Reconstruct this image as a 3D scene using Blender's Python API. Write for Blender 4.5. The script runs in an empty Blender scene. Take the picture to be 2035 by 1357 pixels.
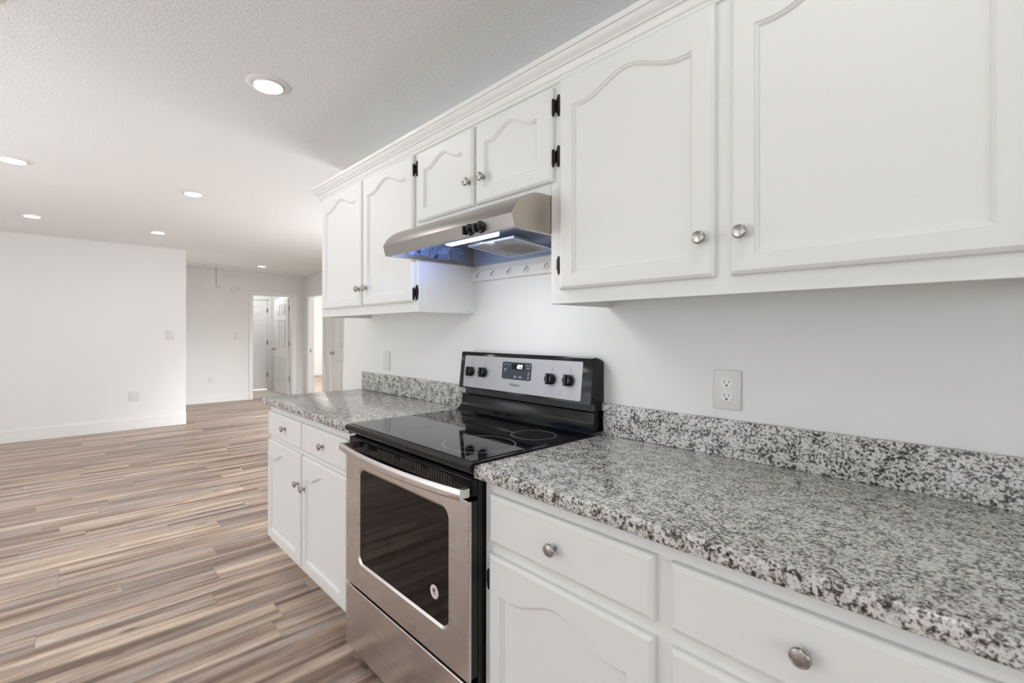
import bpy, bmesh, math, random
from mathutils import Vector, Matrix
random.seed(7)
PI = math.pi
S = bpy.context.scene
COL = S.collection

# ------------------------------------------------------------------ camera
W, H = 2035.0, 1357.0
cam_d = bpy.data.cameras.new('camera'); cam = bpy.data.objects.new('camera', cam_d); COL.objects.link(cam); S.camera = cam
cam_d.sensor_fit = 'HORIZONTAL'; cam_d.sensor_width = 36.0
F_PX, PPX, PPY = 942.54, 952.16, 660.67
cam_d.lens = F_PX / W * 36.0
cam_d.shift_x = (W / 2 - PPX) / W
cam_d.shift_y = -(H / 2 - PPY) / W
cam_d.dof.use_dof = True; cam_d.dof.focus_distance = 1.6; cam_d.dof.aperture_fstop = 4.5
cam_d.clip_start = 0.02; cam_d.clip_end = 100
yaw, roll = 0.8493, 0.0016
Fv = Vector((-math.sin(yaw), math.cos(yaw), 0.0005)).normalized()
Rv = Vector((math.cos(yaw), math.sin(yaw), 0)); Uv = Rv.cross(Fv)
R2 = Rv * math.cos(roll) + Uv * math.sin(roll); U2 = Uv * math.cos(roll) - Rv * math.sin(roll)
M = Matrix((R2, U2, -Fv)).transposed().to_4x4()
M.translation = Vector((1.7841, -1.5158, 1.2861))
cam.matrix_world = M

# ------------------------------------------------------------------ world, daylight, exposure
S.view_settings.view_transform = 'Standard'; S.view_settings.look = 'None'
S.view_settings.gamma = 1.0; S.view_settings.exposure = 0.0; S.view_settings.use_curve_mapping = False
try:
    S.cycles.max_bounces = 10; S.cycles.diffuse_bounces = 6; S.cycles.glossy_bounces = 4
    S.cycles.sample_clamp_indirect = 4.0; S.cycles.use_denoising = True
except Exception:
    pass
wd = bpy.data.worlds.new('World'); S.world = wd; wd.use_nodes = True
bg = wd.node_tree.nodes['Background']; bg.inputs[0].default_value = (0.885, 0.93, 0.985, 1); bg.inputs[1].default_value = 3.45

def area(name, loc, rot, sx, sy, power, col=(1, 1, 1), spread=None):
    l = bpy.data.lights.new(name, 'AREA'); l.shape = 'RECTANGLE'; l.size = sx; l.size_y = sy
    l.energy = power; l.color = col
    if spread: l.spread = spread
    o = bpy.data.objects.new(name, l); COL.objects.link(o); o.location = loc; o.rotation_euler = rot
    return o
# lamps added in place of daylight, and sky portals at the window openings
YH_ = 2.23
DAY = (.97, .985, 1.0)
# skylight straight through each opening, and lamps added outside, aimed up like ground bounce
area('ceiling_fill', (-1.6, -5.75, .30), (math.radians(150), 0, 0), 3.0, .7, 120, DAY, math.radians(110))  # added lamps below the openings, to brighten the ceiling
area('ceiling_fill', (1.9, -5.75, .55), (math.radians(145), 0, 0), 2.0, .7, 62, DAY, math.radians(110))
area('ceiling_fill', (-4.6, -5.75, .55), (math.radians(145), 0, 0), 2.0, .7, 100, DAY, math.radians(110))
area('hall_fill', (-2.9, YH_ - .3, 1.30), (-math.radians(62), 0, math.radians(-75)), 1.0, .8, 24, DAY, math.radians(62))  # added narrow lamp hanging inside the hall, brightens the far wall
area('hall_fill', (-2.6, YH_ + .06, 1.30), (-math.radians(80), 0, 0), 1.5, 1.0, 80, DAY)  # added broad lamp at the invented hall window, lifts the whole hall
for loc_, rz_, sx_, sy_ in (((-1.6, -5.26, 1.14), 0, 2.4, 2.08), ((1.9, -5.26, 1.45), 0, 1.7, 1.2), ((-4.6, -5.26, 1.45), 0, 1.6, 1.3), ((3.96, -2.2, 1.45), PI / 2, 1.7, 1.26)):
    po = area('sky_portal', loc_, (PI / 2, 0, rz_), sx_, sy_, 0.0); po.data.cycles.is_portal = True
area('bedroom_fill', (-8.6, 5.35, 1.4), (-PI / 2, 0, 0), 1.6, 1.3, 150, (1, 1, 1))  # added area lamp standing in for an unseen bedroom window
area('bath_fill', (-8.7, 1.55, 2.41), (0, 0, 0), 0.3, 0.3, 10, (1, .99, .97))  # added lamp without a fixture, brightens the bathroom
CAN_POWER = 1.55

# ------------------------------------------------------------------ materials
def mat(name, color=(.8, .8, .8), rough=.5, metal=0.0, **kw):
    m = bpy.data.materials.new(name); m.use_nodes = True
    b = m.node_tree.nodes['Principled BSDF']
    b.inputs['Base Color'].default_value = (*color, 1); b.inputs['Roughness'].default_value = rough
    b.inputs['Metallic'].default_value = metal
    for k, v in kw.items():
        b.inputs[k].default_value = v
    return m
def N(m, t, **kw):
    n = m.node_tree.nodes.new(t)
    for k, v in kw.items(): setattr(n, k, v)
    return n
def L(m, a, b): m.node_tree.links.new(a, b)
def P_(m): return m.node_tree.nodes['Principled BSDF']
def objco(m, scale=(1, 1, 1)):
    g = N(m, 'ShaderNodeNewGeometry'); mp = N(m, 'ShaderNodeMapping'); mp.inputs['Scale'].default_value = scale
    L(m, g.outputs['Position'], mp.inputs[0]); return mp.outputs[0]
def noise(m, co, scale, detail=3, rough=.5, dist=0.0):
    n = N(m, 'ShaderNodeTexNoise'); L(m, co, n.inputs['Vector']); n.inputs['Scale'].default_value = scale
    n.inputs['Detail'].default_value = detail; n.inputs['Roughness'].default_value = rough; n.inputs['Distortion'].default_value = dist
    return n
def ramp(m, fac, stops, interp='LINEAR'):
    r = N(m, 'ShaderNodeValToRGB'); r.color_ramp.interpolation = interp
    e = r.color_ramp.elements
    while len(e) < len(stops): e.new(.5)
    for el, (p, c) in zip(e, stops):
        el.position = p; el.color = (c, c, c, 1) if isinstance(c, (int, float)) else (*c, 1)
    L(m, fac, r.inputs[0]); return r.outputs[0]
def bump(m, h, strength=.2, dist=.002):
    b = N(m, 'ShaderNodeBump'); b.inputs['Strength'].default_value = strength; b.inputs['Distance'].default_value = dist
    L(m, h, b.inputs['Height']); L(m, b.outputs[0], P_(m).inputs['Normal'])
def mix(m, fac, a, b, mode='MIX'):
    x = N(m, 'ShaderNodeMix', data_type='RGBA', blend_type=mode)
    if isinstance(fac, (int, float)): x.inputs[0].default_value = fac
    else: L(m, fac, x.inputs[0])
    for i, v in ((6, a), (7, b)):
        if isinstance(v, tuple): x.inputs[i].default_value = (*v, 1)
        else: L(m, v, x.inputs[i])
    return x.outputs[2]
def math_(m, op, a, b=None):
    n = N(m, 'ShaderNodeMath', operation=op)
    for i, v in enumerate((a, b)):
        if v is None: continue
        if isinstance(v, (int, float)): n.inputs[i].default_value = v
        else: L(m, v, n.inputs[i])
    return n.outputs[0]

m_wall = mat('painted_wall', (.80, .802, .79), .75)
c = objco(m_wall); bump(m_wall, noise(m_wall, c, 180, 2).outputs[0], .12, .001)
m_ceil = mat('textured_ceiling', (.855, .868, .862), .9)
c = objco(m_ceil); n1 = noise(m_ceil, c, 105, 3, .55, .6)
bump(m_ceil, ramp(m_ceil, n1.outputs[0], [(.42, 0.0), (.58, 1.0)]), .5, .0035)
m_trim = mat('white_trim_paint', (.82, .82, .81), .4)
m_cab = mat('white_cabinet_paint', (.80, .80, .79), .36)
c = objco(m_cab, (1, 1, .12)); g = noise(m_cab, c, 190, 3, .6)
c2 = objco(m_cab); n2 = noise(m_cab, c2, 9, 2)
bump(m_cab, g.outputs[0], .10, .0012)
L(m_cab, ramp(m_cab, n2.outputs[0], [(.3, .32), (.7, .44)]), P_(m_cab).inputs['Roughness'])
L(m_cab, mix(m_cab, ramp(m_cab, noise(m_cab, c2, 260, 1).outputs[0], [(.165, 1.0), (.19, 0.0)]), (.80, .80, .785), (.55, .53, .5)), P_(m_cab).inputs['Base Color'])

m_gran = mat('speckled_granite', (.6, .6, .6), .1)
c = objco(m_gran)
a = noise(m_gran, c, 140, 3, .65, .3); b_ = noise(m_gran, c, 205, 2, .5, .1); d_ = noise(m_gran, c, 60, 2, .5)
cl = noise(m_gran, c, 34, 2, .5)
ga = math_(m_gran, 'ADD', math_(m_gran, 'MULTIPLY', a.outputs[0], .74), math_(m_gran, 'MULTIPLY', cl.outputs[0], .26))
base = ramp(m_gran, ga, [(.385, (.022, .02, .018)), (.435, (.09, .082, .074)), (.475, (.33, .32, .30)), (.52, (.60, .59, .565)), (.66, (.74, .73, .71))])
sp = ramp(m_gran, b_.outputs[0], [(.33, 1.0), (.39, 0.0)])
br = ramp(m_gran, d_.outputs[0], [(.60, 0.0), (.72, .55)])
col = mix(m_gran, sp, base, (.05, .047, .045)); col = mix(m_gran, br, col, (.19, .165, .14))
L(m_gran, col, P_(m_gran).inputs['Base Color'])
L(m_gran, ramp(m_gran, noise(m_gran, c, 14, 2).outputs[0], [(.3, .07), (.7, .16)]), P_(m_gran).inputs['Roughness'])

m_steel = mat('brushed_stainless_steel', (.60, .575, .555), .3, 1.0)
c = objco(m_steel, (.25, .25, 160)); s1 = noise(m_steel, c, 6, 2)
c2 = objco(m_steel); s2 = noise(m_steel, c2, 4, 2, .5)
rr = math_(m_steel, 'ADD', math_(m_steel, 'MULTIPLY', s1.outputs[0], .08), math_(m_steel, 'MULTIPLY', s2.outputs[0], .12))
L(m_steel, math_(m_steel, 'ADD', rr, .17), P_(m_steel).inputs['Roughness'])
L(m_steel, mix(m_steel, ramp(m_steel, s2.outputs[0], [(.35, 0.0), (.75, 1.0)]), (.74, .70, .685), (.66, .625, .61)), P_(m_steel).inputs['Base Color'])
P_(m_steel).inputs['Anisotropic'].default_value = .5
m_hoodsteel = mat('hood_stainless_steel', (.385, .36, .345), .34, 1.0)
c = objco(m_hoodsteel, (.25, .25, 90)); s1 = noise(m_hoodsteel, c, 9, 2); c2 = objco(m_hoodsteel)
L(m_hoodsteel, math_(m_hoodsteel, 'ADD', math_(m_hoodsteel, 'MULTIPLY', s1.outputs[0], .12), .26), P_(m_hoodsteel).inputs['Roughness'])
m_hoodside = mat('hood_side_warm_reflection', (.50, .445, .39), .42, 1.0)  # plain stainless; the warm reflection is put into its colour
m_plate = mat('control_faceplate_steel', (.40, .40, .425), .38, .5)
m_black = mat('black_enamel', (.004, .004, .005), .12, **{'Specular IOR Level': .3})
m_blackm = mat('black_matte_metal', (.012, .012, .013), .4)
m_glass = mat('black_ceramic_glass', (.005, .005, .006), .03, **{'IOR': 1.55})
m_ring = mat('burner_marking', (.16, .16, .17), .12)
m_knobblk = mat('black_plastic', (.012, .012, .014), .22)
m_nick = mat('satin_nickel', (.43, .415, .39), .27, 1.0)
c = objco(m_nick, (1, 1, 1)); L(m_nick, ramp(m_nick, noise(m_nick, c, 120, 2).outputs[0], [(.3, .2), (.7, .36)]), P_(m_nick).inputs['Roughness'])
m_hinge = mat('oil_rubbed_bronze', (.03, .025, .022), .4, .8)
m_dhinge = mat('door_hinge_nickel', (.30, .29, .27), .4, .9)
m_dark = mat('recess_shade', (.012, .012, .013), .9, **{'Specular IOR Level': 0.0})  # near-black colour stands in for the shade inside the hood
m_plast = mat('white_plastic', (.80, .79, .77), .3)
m_cord = mat('cotton_cord', (.45, .44, .42), .8)
m_wallplate = mat('aged_white_plate', (.73, .72, .695), .35)
m_slot = mat('outlet_slot', (.02, .018, .016), .5)
m_dispglass = mat('display_glass', (.045, .048, .06), .2, **{'Specular IOR Level': .15})
m_dispblk = mat('display_black', (.003, .004, .006), .2, **{'Specular IOR Level': .1})
m_print = mat('printed_legend', (.05, .05, .055), .4)
m_printl = mat('pale_printed_legend', (.32, .34, .42), .4)
def emis(name, col, s):
    m = mat(name, col, .5); P_(m).inputs['Emission Color'].default_value = (*col, 1); P_(m).inputs['Emission Strength'].default_value = s
    return m
m_digit = emis('lit_digits', (.85, .93, 1.0), 3.0)
m_lens = emis('frosted_light_lens', (1.0, .99, .97), 5.0)
m_hoodlens = emis('hood_light_lens', (.86, .92, 1.0), 4.0)
m_rack = mat('oven_rack_wire', (.5, .48, .45), .3, 1.0)
m_cavity = mat('oven_cavity_enamel', (.10, .09, .085), .5)
m_pan = mat('hood_pan_lamp_tint', (.44, .50, .64), .4, .5)  # blue of the hood lamp's light is put into this colour
m_label = mat('paper_label_lamp_tint', (.55, .6, .72), .5)
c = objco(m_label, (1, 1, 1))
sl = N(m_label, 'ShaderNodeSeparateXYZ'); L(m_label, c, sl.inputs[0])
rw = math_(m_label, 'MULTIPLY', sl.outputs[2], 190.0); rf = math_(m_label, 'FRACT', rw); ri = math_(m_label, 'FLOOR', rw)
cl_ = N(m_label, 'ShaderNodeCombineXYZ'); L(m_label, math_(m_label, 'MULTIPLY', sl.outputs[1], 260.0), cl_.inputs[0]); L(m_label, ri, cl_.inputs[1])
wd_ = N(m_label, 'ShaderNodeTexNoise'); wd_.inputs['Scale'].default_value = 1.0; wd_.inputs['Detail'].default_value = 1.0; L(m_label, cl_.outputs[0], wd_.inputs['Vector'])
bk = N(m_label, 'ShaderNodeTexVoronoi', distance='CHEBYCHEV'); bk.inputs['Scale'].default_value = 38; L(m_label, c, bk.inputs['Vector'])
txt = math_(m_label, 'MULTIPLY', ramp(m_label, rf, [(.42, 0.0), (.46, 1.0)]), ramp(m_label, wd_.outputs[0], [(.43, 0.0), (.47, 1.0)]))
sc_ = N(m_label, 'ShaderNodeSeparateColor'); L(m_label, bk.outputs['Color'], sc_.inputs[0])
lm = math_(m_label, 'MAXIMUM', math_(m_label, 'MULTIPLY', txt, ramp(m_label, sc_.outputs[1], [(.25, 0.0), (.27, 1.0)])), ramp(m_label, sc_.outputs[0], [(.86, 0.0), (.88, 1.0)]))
L(m_label, mix(m_label, lm, (.34, .40, .56), (.04, .055, .12)), P_(m_label).inputs['Base Color'])  # paper and print carry the lamp's blue light in their colours
m_filter = mat('aluminium_mesh', (.66, .68, .70), .35, .9)
c = objco(m_filter)
v = N(m_filter, 'ShaderNodeTexVoronoi'); v.inputs['Scale'].default_value = 330; L(m_filter, c, v.inputs['Vector'])
vm = ramp(m_filter, v.outputs['Distance'], [(.22, 0.0), (.5, 1.0)])
vs = N(m_filter, 'ShaderNodeVectorMath', operation='DISTANCE'); L(m_filter, c, vs.inputs[0]); vs.inputs[1].default_value = (.495, -.175, 1.612)
st = math_(m_filter, 'ADD', vs.outputs['Value'], math_(m_filter, 'MULTIPLY', noise(m_filter, c, 40, 3).outputs[0], .05))
stain = ramp(m_filter, st, [(.085, 1.0), (.125, 0.0)])
colr = mix(m_filter, vm, (.85, .87, .90), (.12, .13, .15)); colr = mix(m_filter, stain, colr, (.10, .058, .04))
L(m_filter, colr, P_(m_filter).inputs['Base Color'])
P_(m_filter).inputs['Metallic'].default_value = .15
m_sticker = mat('sticker_cream', (.72, .66, .62), .5)
m_navy = mat('sticker_navy', (.015, .02, .05), .5)
m_red = mat('sticker_red', (.35, .03, .05), .5)
m_tile = mat('beige_vinyl', (.62, .56, .48), .4)

# oven window: dark tinted glass
m_ovg = bpy.data.materials.new('tinted_oven_glass'); m_ovg.use_nodes = True
nt = m_ovg.node_tree; nt.nodes.clear()
o_ = nt.nodes.new('ShaderNodeOutputMaterial'); mx = nt.nodes.new('ShaderNodeMixShader'); tr = nt.nodes.new('ShaderNodeBsdfTransparent')
gl = nt.nodes.new('ShaderNodeBsdfPrincipled'); gl.inputs['Base Color'].default_value = (.012, .009, .007, 1); gl.inputs['Roughness'].default_value = .05
tr.inputs[0].default_value = (.55, .48, .42, 1); mx.inputs[0].default_value = .62
nt.links.new(tr.outputs[0], mx.inputs[1]); nt.links.new(gl.outputs[0], mx.inputs[2]); nt.links.new(mx.outputs[0], o_.inputs[0])

# vinyl plank floor
m_floor = mat('vinyl_plank_floor', (.4, .33, .28), .35)
g = N(m_floor, 'ShaderNodeNewGeometry'); sx = N(m_floor, 'ShaderNodeSeparateXYZ'); L(m_floor, g.outputs['Position'], sx.inputs[0])
PW, PL = .1425, 1.22
xr = math_(m_floor, 'DIVIDE', math_(m_floor, 'ADD', sx.outputs[0], 20 + .785 % PW + .0), PW)
row = math_(m_floor, 'FLOOR', xr); fx = math_(m_floor, 'FRACT', xr)
wn = N(m_floor, 'ShaderNodeTexWhiteNoise', noise_dimensions='1D'); L(m_floor, row, wn.inputs['W'])
yr = math_(m_floor, 'ADD', math_(m_floor, 'DIVIDE', sx.outputs[1], PL), math_(m_floor, 'ADD', wn.outputs['Value'], 30))
pid = math_(m_floor, 'FLOOR', yr); fy = math_(m_floor, 'FRACT', yr)
cmb = N(m_floor, 'ShaderNodeCombineXYZ'); L(m_floor, row, cmb.inputs[0]); L(m_floor, pid, cmb.inputs[1])
wn2 = N(m_floor, 'ShaderNodeTexWhiteNoise', noise_dimensions='3D'); L(m_floor, cmb.outputs[0], wn2.inputs['Vector'])
# streak coordinates, shifted per plank
off = N(m_floor, 'ShaderNodeVectorMath', operation='SCALE'); L(m_floor, wn2.outputs['Color'], off.inputs[0]); off.inputs['Scale'].default_value = 9.0
ad = N(m_floor, 'ShaderNodeVectorMath', operation='ADD'); L(m_floor, g.outputs['Position'], ad.inputs[0]); L(m_floor, off.outputs[0], ad.inputs[1])
def strk(sx_, sy_, scale, detail, rough=.55, dist=.0):
    mp = N(m_floor, 'ShaderNodeMapping'); mp.inputs['Scale'].default_value = (sx_, sy_, 1); L(m_floor, ad.outputs[0], mp.inputs[0])
    return noise(m_floor, mp.outputs[0], scale, detail, rough, dist).outputs[0]
a1 = strk(1, .05, 17, 3, .5, .2)
a2 = strk(1, .05, 24, 3, .55, .3)
a3 = strk(1, .13, 80, 3, .6, .4)
hue = strk(1, .05, 15, 2)
c1 = ramp(m_floor, a1, [(.32, (.13, .088, .065)), (.42, (.225, .155, .12)), (.50, (.345, .25, .195)), (.58, (.44, .335, .26)), (.68, (.60, .475, .37))])
gray = ramp(m_floor, a2, [(.35, (.20, .168, .155)), (.65, (.42, .375, .35))])
colf = mix(m_floor, ramp(m_floor, hue, [(.50, 0.0), (.60, .7)]), c1, gray)
colf = mix(m_floor, ramp(m_floor, a2, [(.30, .55), (.44, 0.0)]), colf, (.13, .095, .078))
colf = mix(m_floor, .42, colf, ramp(m_floor, a3, [(.3, .35), (.7, .75)]), 'OVERLAY')
kn = N(m_floor, 'ShaderNodeTexVoronoi'); kmp = N(m_floor, 'ShaderNodeMapping'); kmp.inputs['Scale'].default_value = (9, 2.6, 1); L(m_floor, ad.outputs[0], kmp.inputs[0])
L(m_floor, kmp.outputs[0], kn.inputs['Vector']); kn.inputs['Scale'].default_value = 1.0
kk = math_(m_floor, 'MULTIPLY', ramp(m_floor, kn.outputs['Distance'], [(.04, 1.0), (.14, 0.0)]), ramp(m_floor, a3, [(.4, 0.0), (.6, 1.0)]))
colf = mix(m_floor, kk, colf, (.09, .06, .05))
tone = ramp(m_floor, wn2.outputs['Value'], [(0.0, .92), (1.0, 1.2)])
colf = mix(m_floor, 1.0, colf, tone, 'MULTIPLY')
ex = math_(m_floor, 'MINIMUM', fx, math_(m_floor, 'SUBTRACT', 1.0, fx)); ey = math_(m_floor, 'MINIMUM', fy, math_(m_floor, 'SUBTRACT', 1.0, fy))
se = math_(m_floor, 'MAXIMUM', ramp(m_floor, ex, [(.004, 1.0), (.010, 0.0)]), ramp(m_floor, ey, [(.0006, 1.0), (.0015, 0.0)]))
colf = mix(m_floor, math_(m_floor, 'MULTIPLY', se, .3), colf, (.10, .075, .06))
L(m_floor, colf, P_(m_floor).inputs['Base Color'])
L(m_floor, ramp(m_floor, a3, [(.3, .34), (.7, .46)]), P_(m_floor).inputs['Roughness'])
bump(m_floor, a3, .08, .001)

# ------------------------------------------------------------------ mesh helpers
def box(bm, x0, x1, y0, y1, z0, z1, bev=0.0, seg=2):
    r = bmesh.ops.create_cube(bm, size=1.0)
    vs = r['verts']
    bmesh.ops.scale(bm, vec=(x1 - x0, y1 - y0, z1 - z0), verts=vs)
    bmesh.ops.translate(bm, vec=((x0 + x1) / 2, (y0 + y1) / 2, (z0 + z1) / 2), verts=vs)
    if bev > 0:
        es = list({e for v in vs for e in v.link_edges})
        bmesh.ops.bevel(bm, geom=es, offset=bev, segments=seg, profile=.5, affect='EDGES')
def prism(bm, pts, axis, a, b):
    """closed 2D polygon extruded along axis from a to b. axis 0: pts=(y,z); 1: (x,z); 2: (x,y)"""
    def mk(p, t):
        return {0: (t, p[0], p[1]), 1: (p[0], t, p[1]), 2: (p[0], p[1], t)}[axis]
    A = [bm.verts.new(mk(p, a)) for p in pts]; B = [bm.verts.new(mk(p, b)) for p in pts]
    n = len(pts)
    for i in range(n):
        bm.faces.new((A[i], A[(i + 1) % n], B[(i + 1) % n], B[i]))
    bm.faces.new(A[::-1]); bm.faces.new(B)
    return A + B
def lathe(bm, prof, origin, axis=(0, -1, 0), seg=24):
    """prof: list of (radius, distance along axis)"""
    ax = Vector(axis).normalized(); t = Vector((0, 0, 1)) if abs(ax.z) < .9 else Vector((1, 0, 0))
    u = ax.cross(t).normalized(); w = ax.cross(u); o = Vector(origin); rings = []
    for r, h in prof:
        if r < 1e-6: rings.append([bm.verts.new(o + ax * h)])
        else: rings.append([bm.verts.new(o + ax * h + (u * math.cos(2 * PI * i / seg) + w * math.sin(2 * PI * i / seg)) * r) for i in range(seg)])
    for a_, b2 in zip(rings, rings[1:]):
        if len(a_) == 1 and len(b2) == 1: continue
        for i in range(seg):
            j = (i + 1) % seg
            if len(a_) == 1: bm.faces.new((a_[0], b2[i], b2[j]))
            elif len(b2) == 1: bm.faces.new((a_[i], a_[j], b2[0]))
            else: bm.faces.new((a_[i], a_[j], b2[j], b2[i]))
def tube(bm, pts, r, seg=8):
    pts = [Vector(p) for p in pts]; prev = None; rings = []
    for i, p in enumerate(pts):
        d = (pts[min(i + 1, len(pts) - 1)] - pts[max(i - 1, 0)]).normalized()
        t = Vector((0, 0, 1)) if abs(d.z) < .9 else Vector((1, 0, 0))
        u = d.cross(t).normalized() if prev is None else (prev - d * prev.dot(d)).normalized()
        prev = u; w = d.cross(u)
        rings.append([bm.verts.new(p + (u * math.cos(2 * PI * k / seg) + w * math.sin(2 * PI * k / seg)) * r) for k in range(seg)])
    for a_, b2 in zip(rings, rings[1:]):
        for k in range(seg):
            bm.faces.new((a_[k], a_[(k + 1) % seg], b2[(k + 1) % seg], b2[k]))
    bm.faces.new(rings[0][::-1]); bm.faces.new(rings[-1])
def new(): return bmesh.new()
def wloc(o):
    v = Vector((0, 0, 0))
    while o: v = v + o.location; o = o.parent
    return v
def obj(name, bm, m, parent=None, origin=None, smooth=False, angle=35):
    """links a bmesh given in world coordinates as one mesh object"""
    bmesh.ops.recalc_face_normals(bm, faces=bm.faces[:])
    if origin is None: origin = wloc(parent) if parent else Vector((0, 0, 0))
    origin = Vector(origin)
    bmesh.ops.translate(bm, vec=-origin, verts=bm.verts[:])
    me = bpy.data.meshes.new(name); bm.to_mesh(me); bm.free(); me.materials.append(m)
    if smooth:
        for p in me.polygons: p.use_smooth = True
        try: me.set_sharp_from_angle(angle=math.radians(angle))
        except Exception: pass
    o = bpy.data.objects.new(name, me); COL.objects.link(o)
    o.location = origin - (wloc(parent) if parent else Vector((0, 0, 0))); o.parent = parent
    return o
def thing(name, label, cat, loc=(0, 0, 0), group=None):
    o = bpy.data.objects.new(name, None); COL.objects.link(o); o.location = loc; o.empty_display_size = .05
    o['label'] = label; o['category'] = cat
    if group: o['group'] = group
    return o
def tag(o, label, cat, group=None):
    o['label'] = label; o['category'] = cat
    if group: o['group'] = group
    return o
def struct(name, bm, m, parent=None, **k):
    o = obj(name, bm, m, parent, **k)
    if parent is None: o['kind'] = 'structure'
    return o
def copy_tree(o, parent=None):
    c_ = o.copy(); COL.objects.link(c_); c_.parent = parent
    for ch in list(o.children): copy_tree(ch, c_)
    return c_
def quick(name, m, parent, *b, bev=0.0, **k):
    bm = new(); box(bm, *b, bev=bev); return obj(name, bm, m, parent, **k)
def text_bm(s, size, origin, right, up, shear=0.0, depth=.0004, spacing=1.0, align='CENTER'):
    cu = bpy.data.curves.new('tmp', 'FONT'); cu.body = s; cu.size = size; cu.shear = shear; cu.extrude = depth / 2
    cu.align_x = align; cu.align_y = 'CENTER'; cu.space_character = spacing
    o = bpy.data.objects.new('tmp', cu); COL.objects.link(o)
    bpy.context.view_layer.update()
    me = bpy.data.meshes.new_from_object(o.evaluated_get(bpy.context.evaluated_depsgraph_get()))
    bm = new(); bm.from_mesh(me); bpy.data.objects.remove(o); bpy.data.meshes.remove(me); bpy.data.curves.remove(cu)
    r = Vector(right).normalized(); u = Vector(up).normalized(); n = r.cross(u); og = Vector(origin)
    for v_ in bm.verts: v_.co = og + r * v_.co.x + u * v_.co.y + n * v_.co.z
    return bm

# ------------------------------------------------------------------ the room
CH = 2.44
XL, XF, XR, YB = -5.93, -7.95, 3.9, -5.2
T = .12
def wall(name, boxes, m=None):
    bm = new()
    for b in boxes: box(bm, *b)
    return struct(name, bm, m or m_wall)
bm = new(); box(bm, XF - .06, XR + T, YB - T, 5.5, -.1, 0); struct('floor', bm, m_floor)
bm = new(); box(bm, -9.6, XF - .061, .4, 2.6, -.1, -.002); o = struct('floor_bathroom', bm, m_tile)
bm = new(); box(bm, -12.2, XF - .061, 2.601, 5.5, -.1, -.001); struct('floor_bedroom', bm, m_floor)
bm = new(); box(bm, -12.3, XR + T, YB - T, 5.6, CH, CH + .1); struct('ceiling', bm, m_ceil)
wall('wall_kitchen', [(-1.40, XR, 0, T, 0, CH)])
wall('wall_left', [(XL - T, XL, YB, -.208, 0, CH)])
wall('wall_hall_return', [(XF, XL - T, -.208 - T, -.208, 0, CH)])
# far wall with the bathroom doorway y 1.24..1.995
DY0, DY1, DH = 1.235, 1.995, 2.02
wall('wall_far', [(XF - T, XF, -.208 - T, DY0, 0, CH), (XF - T, XF, DY1, 2.23 + T, 0, CH), (XF - T, XF, DY0, DY1, DH, CH)])
# hall wall y=2.23 with a doorway and a closet door
A0, A1, C0, C1 = -7.72, -6.98, -6.60, -6.13
YH = 2.23
wall('wall_hall', [(XF, A0, YH, YH + T, 0, CH), (A1, C0, YH, YH + T, 0, CH), (C1, -3.4, YH, YH + T, 0, CH), (-3.4, -1.8, YH, YH + T, 0, .7), (-3.4, -1.8, YH, YH + T, 1.92, CH), (-1.8, XR, YH, YH + T, 0, CH), (A0, A1, YH, YH + T, DH, CH), (C0, C1, YH, YH + T, DH, CH)])
wall('wall_bathroom', [(-9.4 - T, -9.4, .4, 1.18, 0, CH), (-9.4 - T, -9.4, 1.98, 2.35, 0, CH), (-9.4 - T, -9.4, 1.18, 1.98, DH, CH), (-9.4, XF - T, .4, .5, 0, CH), (-9.4, XF - T, 2.12, 2.22, 0, CH)])
wall('wall_bedroom', [(-12.2, -12.1, 2.4, 5.4, 0, CH), (-12.2, XF - T, 2.36, 2.46, 0, CH), (-12.2, -5.0, 5.4, 5.5, 0, CH), (-6.3, -6.2, YH + T, 5.4, 0, CH)])
# right wall and back wall with window openings
wall('wall_right', [(XR, XR + T, YB, -3.05, 0, CH), (XR, XR + T, -1.35, YH, 0, CH), (XR, XR + T, -3.05, -1.35, 0, .82), (XR, XR + T, -3.05, -1.35, 2.08, CH)])
ops = [(-5.0, -4.1, .95, 2.10), (-2.8, -.4, .10, 2.18), (1.05, 2.75, .85, 2.05)]
bl = []; px_ = XL - T
for x0, x1, z0, z1 in ops:
    bl += [(px_, x0, YB - T, YB, 0, CH), (x0, x1, YB - T, YB, 0, z0), (x0, x1, YB - T, YB, z1, CH)]; px_ = x1
bl.append((px_, XR + T, YB - T, YB, 0, CH)); wall('wall_back', bl)
for i, (x0, x1, z0, z1) in enumerate(ops):
    bm = new(); f = .05
    box(bm, x0, x1, YB - .09, YB - .045, z0, z0 + f); box(bm, x0, x1, YB - .09, YB - .045, z1 - f, z1)
    box(bm, x0, x0 + f, YB - .09, YB - .045, z0 + f, z1 - f); box(bm, x1 - f, x1, YB - .09, YB - .045, z0 + f, z1 - f)
    xm = (x0 + x1) / 2; box(bm, xm - .03, xm + .03, YB - .09, YB - .045, z0 + f, z1 - f)
    struct('window_%d' % (i + 1), bm, m_trim)
bm = new(); y0_, y1_, z0, z1 = -3.05, -1.35, .82, 2.08
box(bm, XR + .045, XR + .09, y0_, y1_, z0, z0 + .05); box(bm, XR + .045, XR + .09, y0_, y1_, z1 - .05, z1)
for yy in (y0_, (y0_ + y1_) / 2 - .03, y1_ - .05): box(bm, XR + .045, XR + .09, yy, yy + .05, z0 + .05, z1 - .05)
struct('window_4', bm, m_trim)
bm = new()
box(bm, -3.4, -1.8, 2.275, 2.32, .70, .75); box(bm, -3.4, -1.8, 2.275, 2.32, 1.87, 1.92)
for xx in (-3.4, -2.63, -1.85): box(bm, xx, xx + .05, 2.275, 2.32, .75, 1.87)
struct('window_5', bm, m_trim)  # added unseen window, an opening for the hall fill lamp

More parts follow.
